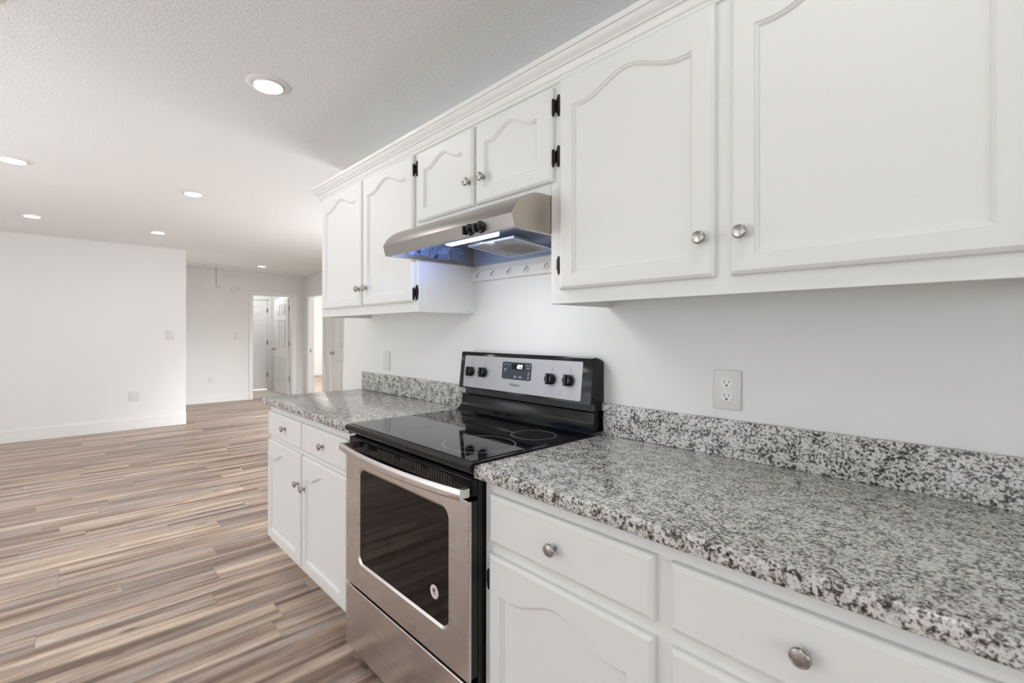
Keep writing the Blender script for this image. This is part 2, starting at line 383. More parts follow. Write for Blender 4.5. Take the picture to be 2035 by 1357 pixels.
def baseboard(name, bxs):
    bm = new()
    for b in bxs: box(bm, *b, bev=.004)
    struct(name, bm, m_trim)
BH, BT = .142, .016
baseboard('baseboard_left', [(XL, XL + BT, YB, -.208 + BT, 0, BH)])
baseboard('baseboard_return', [(XF, XL + BT, -.208, -.208 + BT, 0, BH)])
baseboard('baseboard_far', [(XF, XF + BT, -.19, DY0 - .062, 0, BH), (XF, XF + BT, DY1 + .11, YH, 0, BH)])
baseboard('baseboard_hall', [(A1 + .09, C0 - .062, YH - BT, YH, 0, BH), (C1 + .062, XR, YH - BT, YH, 0, BH)])
baseboard('baseboard_bedroom', [(-12.1, -12.1 + BT, 2.5, 5.3, 0, BH), (-12.0, -6.4, 5.4 - BT, 5.4, 0, BH)])
baseboard('baseboard_kitchen', [(-1.40 - BT, -1.10, -BT, 0, 0, BH), (1.90, XR, -BT, 0, 0, BH)])
baseboard('baseboard_back', [(XL, -2.86, YB, YB + BT, 0, BH), (-.34, XR, YB, YB + BT, 0, BH)])

def casing_x(name, x, y0, y1, wl, wr, h, wt, d=.016):   # on a wall whose face looks +x
    bm = new()
    for (a, b, dd) in ((0, 1, 1),):
        box(bm, x, x + d, y0 - wl, y0, 0, h, bev=.003); box(bm, x, x + d, y1, y1 + wr, 0, h, bev=.003); box(bm, x, x + d, y0 - wl, y1 + wr, h, h + wt, bev=.003)
        box(bm, x + d - .001, x + d + .006, y0 - wl + .001, y0 - wl + .018, 0, h + wt - .019, bev=.002); box(bm, x + d - .001, x + d + .006, y1 + wr - .018, y1 + wr - .001, 0, h + wt - .019, bev=.002)
        box(bm, x + d - .001, x + d + .006, y0 - wl + .001, y1 + wr - .001, h + wt - .018, h + wt - .001, bev=.002)
    # jamb lining
    box(bm, x - T, x, y0, y0 + .014, 0, h); box(bm, x - T, x, y1 - .014, y1, 0, h); box(bm, x - T, x, y0, y1, h - .014, h)
    struct(name, bm, m_trim)
casing_x('trim_1', XF, DY0, DY1, .06, .09, DH, .065)
def casing_y(name, y, x0, x1, wl, wr, h, wt, d=.016):   # on a wall whose face looks -y
    bm = new()
    box(bm, x0 - wl, x0, y - d, y, 0, h, bev=.003); box(bm, x1, x1 + wr, y - d, y, 0, h, bev=.003); box(bm, x0 - wl, x1 + wr, y - d, y, h, h + wt, bev=.003)
    box(bm, x0 - wl, x0 - wl + .018, y - d - .006, y - d, 0, h + wt, bev=.002); box(bm, x1 + wr - .018, x1 + wr, y - d - .006, y - d, 0, h + wt, bev=.002)
    box(bm, x0, x0 + .014, y, y + T, 0, h); box(bm, x1 - .014, x1, y, y + T, 0, h); box(bm, x0, x1, y, y + T, h - .014, h)
    struct(name, bm, m_trim)
casing_y('trim_2', YH, A0, A1, .085, .085, DH, .065)
casing_y('trim_3', YH, C0, C1, .06, .06, DH, .065)
casing_x('trim_4', -9.4, 1.18, 1.98, .06, .06, DH, .06)
bm = new(); box(bm, XF - .075, XF - .045, DY0 + .014, DY1 - .014, 0, .008, bev=.002); struct('trim_5', bm, m_dhinge)

def six_panel(origin, rx, width, height=1.995, th=.036, cols=2):
    """door leaf in a local frame: starts at origin, runs along unit vector rx, thickness towards n"""
    bm = new(); rx = Vector(rx).normalized(); nz = Vector((0, 0, 1)); n = rx.cross(nz)
    def tr(bm2):
        for v_ in bm2.verts: v_.co = Vector(origin) + rx * v_.co.x + n * v_.co.y + nz * v_.co.z
    box(bm, 0, width, -th / 2, th / 2, .008, height, bev=.002, seg=1)
    st_ = .11 if width > .5 else .075; mid = .10
    pw = (width - 2 * st_ - (mid if cols == 2 else 0)) / cols
    rows = [(.22, .78), (.96, 1.56), (1.66, 1.88)]
    for sgn in (-1, 1):
        for cc in range(cols):
            x0 = st_ + cc * (pw + mid)
            for z0, z1 in rows:
                ya, yb = sorted((sgn * th / 2, sgn * (th / 2 + .009)))
                g_ = .014
                # raised moulding ring and raised field
                for (a, b, c_, d) in ((x0, x0 + pw, z0, z0 + g_), (x0, x0 + pw, z1 - g_, z1), (x0, x0 + g_, z0 + g_, z1 - g_), (x0 + pw - g_, x0 + pw, z0 + g_, z1 - g_)):
                    box(bm, a, b, ya, yb, c_, d, bev=.003, seg=1)
                if pw > .08: box(bm, x0 + .04, x0 + pw - .04, ya, yb, z0 + .04, z1 - .04, bev=.0035, seg=1)
    tr(bm); return bm
def door_knob(parent, p, axis):
    for s_ in (1, -1):
        a = Vector(axis) * s_; q_ = Vector(p) + a * .018
        bm = new(); lathe(bm, [(0, 0), (.031, 0), (.031, .005), (.012, .009), (.011, .03), (.020, .036), (.027, .048), (.026, .060), (.016, .068), (0, .069)], q_, a, 20)
        obj('door_knob', bm, m_nick, parent, smooth=True)
def leaf_hinges(parent, pts, ax, hz=.09):
    for p in pts:
        bm = new(); tube(bm, [(p[0], p[1], p[2] - hz / 2), (p[0], p[1], p[2] + hz / 2)], .007, 8)
        box(bm, p[0] - (.016 if ax == 'x' else .002), p[0] + (.016 if ax == 'x' else .002), p[1] - (.016 if ax == 'y' else .002), p[1] + (.016 if ax == 'y' else .002), p[2] - hz / 2, p[2] + hz / 2)
        obj('hinge', bm, m_dhinge, parent)
# open bathroom door
d = struct('door_1', six_panel((XF - T - .012, 1.968, 0), (-1, -.035, 0), .73), m_trim)
door_knob(d, (XF - T - .012 - .67, 1.945, .93), (0, 1, 0)); leaf_hinges(d, [(XF - T + .012, 1.972, z) for z in (1.78, 1.06, .34)], 'x')
# closed door beyond, in the bathroom
d = struct('door_2', six_panel((-9.4 - .03, 1.196, .01), (0, 1, 0), .768), m_trim)
leaf_hinges(d, [(-9.4 + .002, 1.963, z) for z in (1.78, 1.06, .34)], 'y')
# narrow closet door on the hall wall
d = struct('door_3', six_panel((C0 + .016, YH + .022, .008), (1, 0, 0), C1 - C0 - .032, cols=1), m_trim)
door_knob(d, (C0 + .07, YH + .022, .91), (0, 1, 0)); leaf_hinges(d, [(C1 - .02, YH - .003, z) for z in (1.78, 1.06, .33)], 'x')
# open bedroom door, folded back inside the bedroom
d = struct('door_4', six_panel((A1 - .03, YH + T + .03, .008), (.04, 1, 0), .70), m_trim)
quick('strike_plate', m_dhinge, d, A0 + .0141, A0 + .0165, YH + .03, YH + .06, .88, .95)

# ------------------------------------------------------------------ ceiling fittings
def can_light(x, y, label, group='recessed ceiling downlights'):
    t = thing('recessed_light', label, 'ceiling light', (x, y, CH), group)
    bm = new(); lathe(bm, [(.064, .014), (.066, .004), (.070, .0075), (.088, .006), (.096, .0), (.064, .0)], (x, y, CH), (0, 0, -1), 48)
    obj('trim_ring', bm, m_plast, t, smooth=True)
    bm = new(); lathe(bm, [(0, .0035), (.063, .0035), (.063, .001), (0, .001)], (x, y, CH), (0, 0, -1), 40)
    obj('lens', bm, m_lens, t)
    l = bpy.data.lights.new('downlight', 'AREA'); l.shape = 'DISK'; l.size = .12; l.energy = CAN_POWER; l.color = (1, .985, .96)
    lo = bpy.data.objects.new('downlight', l); COL.objects.link(lo); lo.location = (0, 0, -.012); lo.parent = t
    return t
GX = [(-.523, -.796, 'nearest and largest round white recessed downlight, in line with the hood'),
      (-2.65, -1.76, 'recessed downlight cut by the left photo edge, above the leftmost floor'),
      (-2.73, -.70, 'recessed downlight second nearest in the row closest to the cabinets'),
      (-4.66, -1.74, 'recessed downlight near the plain left wall, at the far left of the photo'),
      (-4.75, -.69, 'recessed downlight just in front of the outside corner of the left wall'),
      (-6.87, 1.08, 'farthest and smallest recessed downlight, before the hall doorway'),
      (1.58, -.80, 'recessed downlight above the right countertop, over the camera side'),
      (-.53, -1.76, 'recessed downlight behind the view, opposite the range'),
      (1.58, -1.76, 'recessed downlight overhead, behind the viewer'),
      (-4.75, 1.52, 'added unseen recessed downlight lighting the hall, behind the left upper cabinet'),  # added out of view to light the hall
      (-2.65, -2.72, 'recessed downlight beyond the left photo edge, third from the cabinets'),
      (-.53, -2.72, 'recessed downlight behind the view, third from the cabinets'),
      (1.58, -2.72, 'recessed downlight behind the viewer, third from the cabinets')]
for x, y, lb in GX: can_light(x, y, lb)

t = thing('smoke_detector', 'round white smoke detector high on the far hall wall, left of the doorway', 'smoke detector', (XF, .935, 2.088))
bm = new(); lathe(bm, [(0, 0), (.072, 0), (.072, .012), (.066, .026), (.045, .034), (0, .036)], (XF, .935, 2.088), (1, 0, 0), 32); obj('housing', bm, m_plast, t, smooth=True)
bm = new(); lathe(bm, [(.020, .035), (.030, .0375), (.034, .034)], (XF, .945, 2.088), (1, 0, 0), 24); obj('vent_ring', bm, mat('grey_plastic', (.5, .5, .5), .5), t, smooth=True)

t = thing('attic_hatch', 'long white attic ladder hatch set flush in the hall ceiling', 'attic hatch', (-7.5, 1.05, CH))
bm = new(); box(bm, -7.76, -7.24, .34, 1.72, CH - .004, CH, bev=.0015); obj('panel', bm, m_ceil, t)
bm = new()
for b in ((-7.80, -7.20, .30, .34), (-7.80, -7.20, 1.72, 1.76), (-7.80, -7.76, .34, 1.72), (-7.24, -7.20, .34, 1.72)): box(bm, *b, CH - .009, CH, bev=.002)
obj('casing', bm, m_trim, t)
t = thing('pull_cord', 'white pull cord with small knob hanging from the attic hatch', 'pull cord', (-7.5, .51, CH - .006))
bm = new(); tube(bm, [(-7.5, .51, CH - .006), (-7.5, .512, 2.25), (-7.5, .515, 2.08)], .008, 6); obj('cord', bm, m_cord, t, smooth=True)
bm = new(); lathe(bm, [(0, 0), (.014, .004), (.022, .03), (.026, .06), (.018, .078), (0, .082)], (-7.5, .53, 2.085), (0, .25, -1), 14); obj('cord_knob', bm, m_plast, t, smooth=True)
bm = new(); tube(bm, [(-7.5, .515, 2.085), (-7.5, .545, 2.10), (-7.5, .57, 2.07), (-7.5, .56, 2.03)], .006, 6); obj('cord_loop', bm, m_cord, t, smooth=True)

def vent(x0, x1, y0, y1, label):
    t = thing('ceiling_vent', label, 'air vent', ((x0 + x1) / 2, (y0 + y1) / 2, CH))
    bm = new(); w = .022
    for b in ((x0, x1, y0, y0 + w), (x0, x1, y1 - w, y1), (x0, x0 + w, y0 + w, y1 - w), (x1 - w, x1, y0 + w, y1 - w)): box(bm, *b, CH - .010, CH, bev=.002)
    obj('frame', bm, m_plast, t)
    n = int((y1 - y0 - 2 * w) / .022)
    bm = new()
    for i in range(n):
        yy = y0 + w + .011 + i * .022; prism(bm, [(yy - .008, CH - .002), (yy + .004, CH - .009), (yy + .006, CH - .008), (yy - .006, CH - .001)], 0, x0 + w, x1 - w)
    obj('louvers', bm, m_plast, t)
vent(-6.95, -6.30, 1.80, 2.12, 'white ceiling air vent partly behind the left upper cabinet')

# ------------------------------------------------------------------ wall plates
def plate_frame(p, right, n):
    p = Vector(p); r = Vector(right); n = Vector(n); u = Vector((0, 0, 1))
    return lambda bm: [setattr(v_, 'co', p + r * v_.co.x + n * v_.co.y + u * v_.co.z) for v_ in bm.verts]
def outlet(p, right, n, w, h, label, detail=True):
    m_plate_ = m_wallplate
    t = thing('wall_outlet', label, 'outlet', p); fr = plate_frame(p, right, n)
    bm = new(); box(bm, -w / 2, w / 2, 0, .006, -h / 2, h / 2, bev=.004); fr(bm); obj('cover_plate', bm, m_plate_, t, smooth=True)
    for s_ in (1, -1):
        zc = s_ * .0205; bm = new()
        pts = []
        for k in range(28):
            a = 2 * PI * k / 28; xx = .0172 * math.cos(a); zz = .0172 * math.sin(a); zz = max(-.0135, min(.0135, zz)); pts.append((xx, zc + zz))
        prism(bm, pts, 1, .005, .0078); fr(bm); so = obj('socket', bm, m_plast, t)
        bm = new()
        box(bm, -.0078, -.0058, .0075, .0081, zc - .001, zc + .0085); box(bm, .0058, .0076, .0075, .0081, zc, zc + .0075)
        lathe(bm, [(0, .0075), (.0030, .0075), (.0030, .0081), (0, .0081)], (0, 0, zc - .0075), (0, 1, 0), 12)
        fr(bm); obj('socket_slots', bm, m_slot, so)
    bm = new(); lathe(bm, [(0, .006), (.003, .006), (.0026, .0075), (0, .008)], (0, 0, 0), (0, 1, 0), 12); fr(bm); obj('screw', bm, m_plast, t, smooth=True)
def switch(p, right, n, w, h, label):
    t = thing('light_switch', label, 'light switch', p); fr = plate_frame(p, right, n)
    bm = new(); box(bm, -w / 2, w / 2, 0, .006, -h / 2, h / 2, bev=.003); fr(bm); obj('cover_plate', bm, m_wallplate, t, smooth=True)
    bm = new(); box(bm, -.006, .006, .005, .016, -.004, .016, bev=.002); box(bm, -.010, .010, .005, .008, -.02, .02, bev=.001); fr(bm); obj('toggle', bm, m_plast, t)
outlet((1.202, 0, 1.115), (1, 0, 0), (0, -1, 0), .080, .120, 'white duplex outlet on the wall above the right countertop')
outlet((-.806, 0, 1.112), (1, 0, 0), (0, -1, 0), .080, .120, 'white duplex outlet on the wall above the left countertop')
outlet((XL, -.80, .438), (0, 1, 0), (1, 0, 0), .11, .12, 'white outlet low on the plain left wall')
outlet((XF, .532, .425), (0, 1, 0), (1, 0, 0), .095, .12, 'white outlet low on the far hall wall under the pull cord')
switch((XL, -.398, 1.250), (0, 1, 0), (1, 0, 0), .11, .125, 'white light switch on the left wall near its outside corner')
switch((XF, .944, 1.225), (0, 1, 0), (1, 0, 0), .085, .125, 'white light switch on the far hall wall below the smoke detector')

# ------------------------------------------------------------------ cabinet doors, drawers and hardware
def cathedral(x0, x1, zb, rise, n=40):
    pts = []
    for i in range(n + 1):
        t_ = i / n; u = abs(2 * t_ - 1); x = x0 + (x1 - x0) * t_
        if u > .70: z = zb - .0035 * math.sin(PI * (u - .70) / .30) if u < 1 else zb
        else:
            s_ = 1 - u / .70; z = zb + rise * (math.sin(s_ * PI / 2) ** 1.0 * .35 + .65 * (s_ * s_ * (3 - 2 * s_)))
            if s_ < .12: z = zb + (z - zb) * (s_ / .12)
        pts.append((x, z))
    for _ in range(4):
        q_ = pts[:]
        for i in range(1, n): pts[i] = (q_[i][0], (q_[i - 1][1] + 2 * q_[i][1] + q_[i + 1][1]) / 4)
    return pts
def cab_door(x0, x1, z0, z1, yb, th, ml, mr, mb, mt, rise):
    """overlay door: back at yb, front at yb-th; routed cathedral panel"""
    bm = new(); yf = yb - th; n = 40; bv = .009
    px0, px1, pz0, pz1 = x0 + ml, x1 - mr, z0 + mb, z1 - mt
    top = cathedral(px0, px1, pz1, rise, n)
    m_ = 10
    panel = [(px0 + (px1 - px0) * i / m_, pz0) for i in range(m_)] + [(px1, pz0 + (pz1 - pz0) * i / m_) for i in range(m_)] + top[::-1] + [(px0, pz1 + (pz0 - pz1) * i / m_) for i in range(1, m_)]
    cx_, cz_ = (px0 + px1) / 2, (pz0 + pz1) / 2
    def outer(e):
        a0, a1, b0, b1 = x0 + e, x1 - e, z0 + e, z1 - e
        return ([(a0 + (a1 - a0) * i / m_, b0) for i in range(m_)] + [(a1, b0 + (b1 - b0) * i / m_) for i in range(m_)]
                + [(a0 + (a1 - a0) * (1 - i / n), b1) for i in range(n + 1)] + [(a0, b1 + (b0 - b1) * i / m_) for i in range(1, m_)])
    def inset(pts, d):
        k = len(pts); out = []
        for i in range(k):
            p0 = Vector(pts[i - 1]); p1 = Vector(pts[i]); p2 = Vector(pts[(i + 1) % k])
            e1 = (p1 - p0); e2 = (p2 - p1)
            if e1.length < 1e-7: e1 = e2
            if e2.length < 1e-7: e2 = e1
            n1 = Vector((-e1.y, e1.x)).normalized(); n2 = Vector((-e2.y, e2.x)).normalized()
            nn = (n1 + n2); nn = nn / max(.3, nn.length_squared / 2) if nn.length > 1e-6 else n1
            out.append((p1.x + nn.x * d, p1.y + nn.y * d))
        return out
    def ring(pts, y): return [bm.verts.new((p[0], y, p[1])) for p in pts]
    rings = [ring(outer(0), yb), ring(outer(0), yf + .007), ring(outer(.002), yf + .0045), ring(outer(bv), yf), ring(panel, yf),
             ring(inset(panel, .0006), yf + .0030), ring(inset(panel, .003), yf + .0036), ring(inset(panel, .0062), yf + .0062), ring(inset(panel, .0085), yf + .0105), ring(inset(panel, .0105), yf + .0108)]
    for a_, b2 in zip(rings, rings[1:]):
        k = len(a_)
        for i in range(k):
            j = (i + 1) % k
            bm.faces.new((a_[i], a_[j], b2[j], b2[i]))
    bm.faces.new(rings[-1]); bm.faces.new(rings[0][::-1])
    return bm
def drawer_front(x0, x1, z0, z1, yb, th):
    bm = new(); yf = yb - th
    R_ = [[(x0 + e, y, z0 + e), (x1 - e, y, z0 + e), (x1 - e, y, z1 - e), (x0 + e, y, z1 - e)] for e, y in ((0, yb), (0, yf + .008), (.002, yf + .005), (.011, yf))]
    rg = [[bm.verts.new(p) for p in r] for r in R_]
    for a_, b2 in zip(rg, rg[1:]):
        for i in range(4): bm.faces.new((a_[i], a_[(i + 1) % 4], b2[(i + 1) % 4], b2[i]))
    bm.faces.new(rg[-1]); bm.faces.new(rg[0][::-1]); return bm
def knob(parent, x, y, z):
    bm = new(); lathe(bm, [(0, 0), (.0085, 0), (.0085, .002), (.0055, .004), (.005, .012), (.008, .0155), (.0145, .017), (.0160, .0195), (.0160, .0225), (.0140, .0258), (.0125, .0262), (.0118, .0256), (.006, .0270), (0, .0274)], (x, y, z), (0, -1, 0), 32)
    return obj('knob', bm, m_nick, parent, origin=(x, y, z), smooth=True, angle=50)
def cab_hinge(parent, x, y, z, side, big=True):
    """exposed overlay hinge: knuckle at the door edge, shaped leaf on the frame; side=+1 leaf to +x"""
    bm = new(); h = .052
    # knuckle barrel with finials
    lathe(bm, [(0, -h / 2 - .006), (.002, -h / 2 - .004), (.0035, -h / 2), (.0048, -h / 2 + .003), (.0048, h / 2 - .003), (.0035, h / 2), (0, h / 2 + .002)], (x, y - .012, z - .004), (0, 0, 1), 10)
    box(bm, min(x, x + side * .009), max(x, x + side * .009), y - .012, y - .001, z - h / 2 + .008, z + h / 2 - .010)
    if big:
        xs = x + side * .0145
        pts = []
        for k in range(24):
            a = 2 * PI * k / 24; r_ = 1 + .12 * math.cos(4 * a)
            pts.append((xs + .0085 * math.cos(a) * r_, z + .029 * math.sin(a)))
        prism(bm, pts, 1, y - .0065, y)
        for s_ in (1, -1): lathe(bm, [(0, -.004), (.0038, -.002), (.0042, .002), (0, .0055)], (xs, y - .003, z + s_ * .030), (0, 0, s_), 10)
        for s_ in (1, -1): lathe(bm, [(0, .0065), (.003, .0065), (.002, .008), (0, .0085)], (xs, y, z + s_ * .014), (0, -1, 0), 8)
    return obj('hinge', bm, m_hinge, parent, origin=(x, y, z))

YU, ZU, ZT = -.3244, 1.379, 2.0838
def upper(name_label, x0, x1, zb, stile_gap, extra=None):
    t = thing('upper_cabinet', name_label, 'cabinet', ((x0 + x1) / 2, -.16, zb))
    bm = new(); f = .019
    box(bm, x0, x0 + .016, YU + f, 0, zb, ZT); box(bm, x1 - .016, x1, YU + f, 0, zb, ZT)
    box(bm, x0 + .016, x1 - .016, YU + f, 0, zb + .022, zb + .034); box(bm, x0 + .016, x1 - .016, YU + f, 0, ZT - .016, ZT)
    box(bm, x0 + .016, x1 - .016, -.008, 0, zb + .034, ZT - .016)
    obj('body', bm, m_cab, t)
    bm = new(); box(bm, x0, x1, YU, YU + f, zb, ZT, bev=.001, seg=1); obj('face_frame', bm, m_cab, t)
    return t
TH = .0185
upL = upper('white upper cabinet left of the range hood, two cathedral doors', -1.022, .022, ZU, 0)
upH = upper('short white upper cabinet directly above the range hood', .0225, .7825, 1.732, 0)
upR = upper('large white upper cabinet right of the hood, two tall cathedral doors', .783, 1.86, ZU, 0)
DZ0, DZ1 = 1.424, 2.080
for (px, x0, x1, kx, hx) in ((upL, -.985, -.492, -.505, None), (upL, -.470, -.002, -.425, None)):
    d = obj('door', cab_door(x0, x1, DZ0, DZ1, YU - .0005, TH, .055, .055, .048, .087, .045), m_cab, px)
    knob(d, kx, YU - TH, 1.514)
    if x0 > -.48:
        cab_hinge(d, -.0015, YU, 1.465, 1); cab_hinge(d, -.0015, YU, 2.018, 1)
for i, (x0, x1, kx) in enumerate(((.034, .409, .392), (.427, .801 - .002, .474))):
    d = obj('door', cab_door(x0, x1, 1.771, 2.074, YU - .0005, TH, .052, .062, .052, .080, .040), m_cab, upH)
    knob(d, kx, YU - TH, 1.862)
    if i: cab_hinge(d, .8005, YU, 2.012, 1); cab_hinge(d, .8005, YU, 1.850, 1)
for i, (x0, x1, kx) in enumerate(((.8285, 1.3015, 1.274), (1.338, 1.812, 1.366))):
    d = obj('door', cab_door(x0, x1, DZ0 - .002, DZ1, YU - .0005, TH, .052, .052, .046, .092, .045), m_cab, upR)
    knob(d, kx, YU - TH, 1.517)
    if i == 0: cab_hinge(d, .824, YU, 1.505, -1, False)
# dark shadow gap strips are real gaps; scribe strip on the left cabinet side
quick('scribe_strip', m_cab, upL, .022, .027, -.030, 0, ZU, 1.60)

# crown moulding, mitred around the left end
CP = [(0, 2.084), (.006, 2.084), (.009, 2.088), (.010, 2.094), (.013, 2.096), (.016, 2.100), (.020, 2.110), (.022, 2.116), (.027, 2.117), (.028, 2.121), (.033, 2.127), (.041, 2.134), (.045, 2.141), (.045, 2.145), (.050, 2.146), (.051, 2.152), (.051, 2.162), (0, 2.162)]
bm = new()
x_l, x_r = -1.022, 1.86
A = [bm.verts.new((x_l - d_, 0, z)) for d_, z in CP]; B = [bm.verts.new((x_l - d_, YU - d_, z)) for d_, z in CP]; C_ = [bm.verts.new((x_r + d_, YU - d_, z)) for d_, z in CP]; D_ = [bm.verts.new((x_r + d_, 0, z)) for d_, z in CP]
for P0, P1 in ((A, B), (B, C_), (C_, D_)):
    for i in range(len(CP)):
        j = (i + 1) % len(CP); bm.faces.new((P0[i], P0[j], P1[j], P1[i]))
bm.faces.new(A); bm.faces.new(D_)
o = obj('crown_molding', bm, m_cab, origin=(-1.022, -.32, 2.084), smooth=True, angle=25); tag(o, 'stepped white crown molding running along the tops of the upper cabinets', 'molding')

# base cabinets
YF = -.602; TOE = .088; CT = .876
def base(label, x0, x1, toe_x0=None):
    t = thing('base_cabinet', label, 'cabinet', ((x0 + x1) / 2, -.3, 0))
    bm = new()
    box(bm, x0, x1, YF + .019, 0, TOE, CT)
    obj('body', bm, m_cab, t)
    bm = new(); box(bm, x0, x1, YF, YF + .019, TOE, CT, bev=.001, seg=1); obj('face_frame', bm, m_cab, t)
    bm = new(); box(bm, x0 + (.03 if toe_x0 is None else toe_x0), x1, -.53, -.005, 0, TOE); obj('toe_kick', bm, m_cab, t)
    return t
bL = base('white base cabinet left of the range, two small drawers over two doors', -1.085, -.003)
bR = base('white base cabinet under the long right countertop, beside the range', .777, 1.86, 0)
BD = .0185
for x0, x1, kx, kz in ((-1.078, -.592, -.800, .772), (-.572, -.075, -.313, .766)):
    d = obj('drawer', drawer_front(x0, x1, .697, .834, YF - .0005, BD), m_cab, bL); knob(d, kx, YF - BD, kz)
for x0, x1, kx, kz in ((-1.084, -.592, -.612, .525), (-.566, -.075, -.532, .518)):
    d = obj('door', cab_door(x0, x1, .112, .673, YF - .0005, BD, .050, .062, .052, .102, .045), m_cab, bL); knob(d, kx, YF - BD, kz)
for x0, x1, kx in ((.806, 1.298, 1.043), (1.332, 1.822, 1.557)):
    d = obj('drawer', drawer_front(x0, x1, .701, .836, YF - .0005, BD), m_cab, bR); knob(d, kx, YF - BD, .766 if kx < 1.2 else .774)
for i, (x0, x1, kx) in enumerate(((.806, 1.298, 1.272), (1.332, 1.822, 1.36))):
    d = obj('door', cab_door(x0, x1, .112, .669, YF - .0005, BD, .048, .058, .052, .100, .045), m_cab, bR); knob(d, kx, YF - BD, .520)
    if i == 0: cab_hinge(d, .8015, YF, .600, -1, False)

# countertops with backsplash
def counter(label, x0, x1):
    t = thing('countertop', label, 'countertop', ((x0 + x1) / 2, -.32, CT))
    bm = new(); box(bm, x0, x1, -.6453, 0, CT + .0005, .914)
    es = [e for e in bm.edges if all(v_.co.y < -.6 for v_ in e.verts) and abs(e.verts[0].co.z - e.verts[1].co.z) < .001] + [e for e in bm.edges if all(v_.co.x < x0 + .01 for v_ in e.verts) and all(v_.co.z > .9 for v_ in e.verts)]
    bmesh.ops.bevel(bm, geom=list(set(es)), offset=.005, segments=3, profile=.5, affect='EDGES')
    obj('slab', bm, m_gran, t, smooth=True, angle=30)
    bm = new(); box(bm, x0, x1, -.02, 0, .9142, 1.0265, bev=.0015, seg=1); obj('backsplash', bm, m_gran, t)
counter('speckled grey granite countertop left of the range, with backsplash', -1.100, -.0015)
counter('long speckled grey granite countertop right of the range, with backsplash', .7745, 1.89)

# hook rail under the hood
t = thing('hook_rail', 'white painted wooden rail with small wire hooks on the wall under the hood', 'hook rail', (.40, 0, 1.555))
bm = new(); box(bm, .006 + .018, .783 - .001, -.016, 0, 1.533, 1.582, bev=.0015, seg=1); obj('rail_board', bm, m_cab, t)
for hx, sp_ in ((.082, .6), (.182, .7), (.288, .9), (.391, 1.2), (.501, 1.0), (.63, 1.0), (.72, 1.0)):
    bm = new(); pts = []
    z0 = 1.568
    for k in range(13):
        a = k / 12
        pts.append((hx + .005 * sp_ * math.sin(a * PI * 1.6), -.016 - .014 * math.sin(min(1, a * 1.6) * PI / 2) - .006 * math.sin(a * PI), z0 + .006 * math.cos(a * PI * 1.5) - .018 * a))
    pts.append((hx + .008 * sp_, -.040, z0 - .008)); 
    tube(bm, pts, .0018, 6); obj('wire_hook', bm, m_nick, t, smooth=True)

# ------------------------------------------------------------------ range hood
X0, X1 = .024, .7815
hood = thing('range_hood', 'stainless steel under-cabinet range hood above the stove, lamp on', 'range hood', (.40, -.25, 1.607))
arc = [(-.505, 1.6475), (-.498, 1.660), (-.487, 1.676), (-.471, 1.692), (-.449, 1.708), (-.425, 1.720), (-.405, 1.7265), (-.38, 1.730), (-.34, 1.7315)]
outer_ = [(-.4935, 1.607)] + arc + [(0, 1.7315)]
inner_ = [(0, 1.7295), (-.34, 1.7295), (-.38, 1.728), (-.404, 1.7245), (-.447, 1.706), (-.469, 1.690), (-.485, 1.674), (-.4955, 1.660), (-.5025, 1.6475), (-.4913, 1.609), (-.477, 1.609), (-.477, 1.607)]
bm = new(); prism(bm, outer_ + inner_, 0, X0 + .0015, X1 - .0015); bm.free(); bm = new()
pr_o = outer_; pr_i = [(-.4918, 1.6085)] + [(y + .0016 * (1 if y < -.42 else .3), z - .0014) for y, z in arc] + [(0, 1.7298)]
for seq in ([(p, q_) for p, q_ in zip(pr_o, pr_i)],):
    V = [[bm.verts.new((x, p[0], p[1])) for x in (X0 + .0016, X1 - .0016) for p in pair] for pair in seq]
    for a_, b2 in zip(V, V[1:]):
        bm.faces.new((a_[0], b2[0], b2[2], a_[2])); bm.faces.new((a_[1], a_[3], b2[3], b2[1])); bm.faces.new((a_[0], a_[1], b2[1], b2[0])); bm.faces.new((a_[2], b2[2], b2[3], a_[3]))
    bm.faces.new((V[0][0], V[0][2], V[0][3], V[0][1])); bm.faces.new((V[-1][0], V[-1][1], V[-1][3], V[-1][2]))
obj('canopy', bm, m_hoodsteel, hood, smooth=True, angle=22)
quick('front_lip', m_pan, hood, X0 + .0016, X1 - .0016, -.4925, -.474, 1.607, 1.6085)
sp_ = [(-.4935, 1.607)] + arc + [(0, 1.7315), (0, 1.607)]
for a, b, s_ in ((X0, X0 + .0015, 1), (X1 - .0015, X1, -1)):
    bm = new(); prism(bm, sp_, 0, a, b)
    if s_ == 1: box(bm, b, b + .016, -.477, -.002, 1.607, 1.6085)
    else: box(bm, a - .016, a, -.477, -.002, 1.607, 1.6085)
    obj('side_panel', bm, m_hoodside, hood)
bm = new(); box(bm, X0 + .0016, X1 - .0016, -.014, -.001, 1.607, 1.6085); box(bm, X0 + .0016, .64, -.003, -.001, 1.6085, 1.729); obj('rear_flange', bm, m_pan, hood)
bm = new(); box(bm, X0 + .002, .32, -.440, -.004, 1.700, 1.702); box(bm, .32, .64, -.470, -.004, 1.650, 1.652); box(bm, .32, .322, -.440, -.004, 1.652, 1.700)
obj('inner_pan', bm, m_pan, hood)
bm = new(); box(bm, .641, X1 - .002, -.440, -.004, 1.700, 1.702); box(bm, .6395, .641, -.440, -.004, 1.650, 1.702); box(bm, .641, X1 - .002, -.004, -.001, 1.6085, 1.700); obj('fan_recess', bm, m_dark, hood)
bm = new(); box(bm, .345, .610, -.425, -.388, 1.617, 1.650, bev=.006, seg=3); obj('lamp_lens', bm, m_hoodlens, hood, smooth=True, label=None) if False else obj('lamp_lens', bm, m_hoodlens, hood, smooth=True)
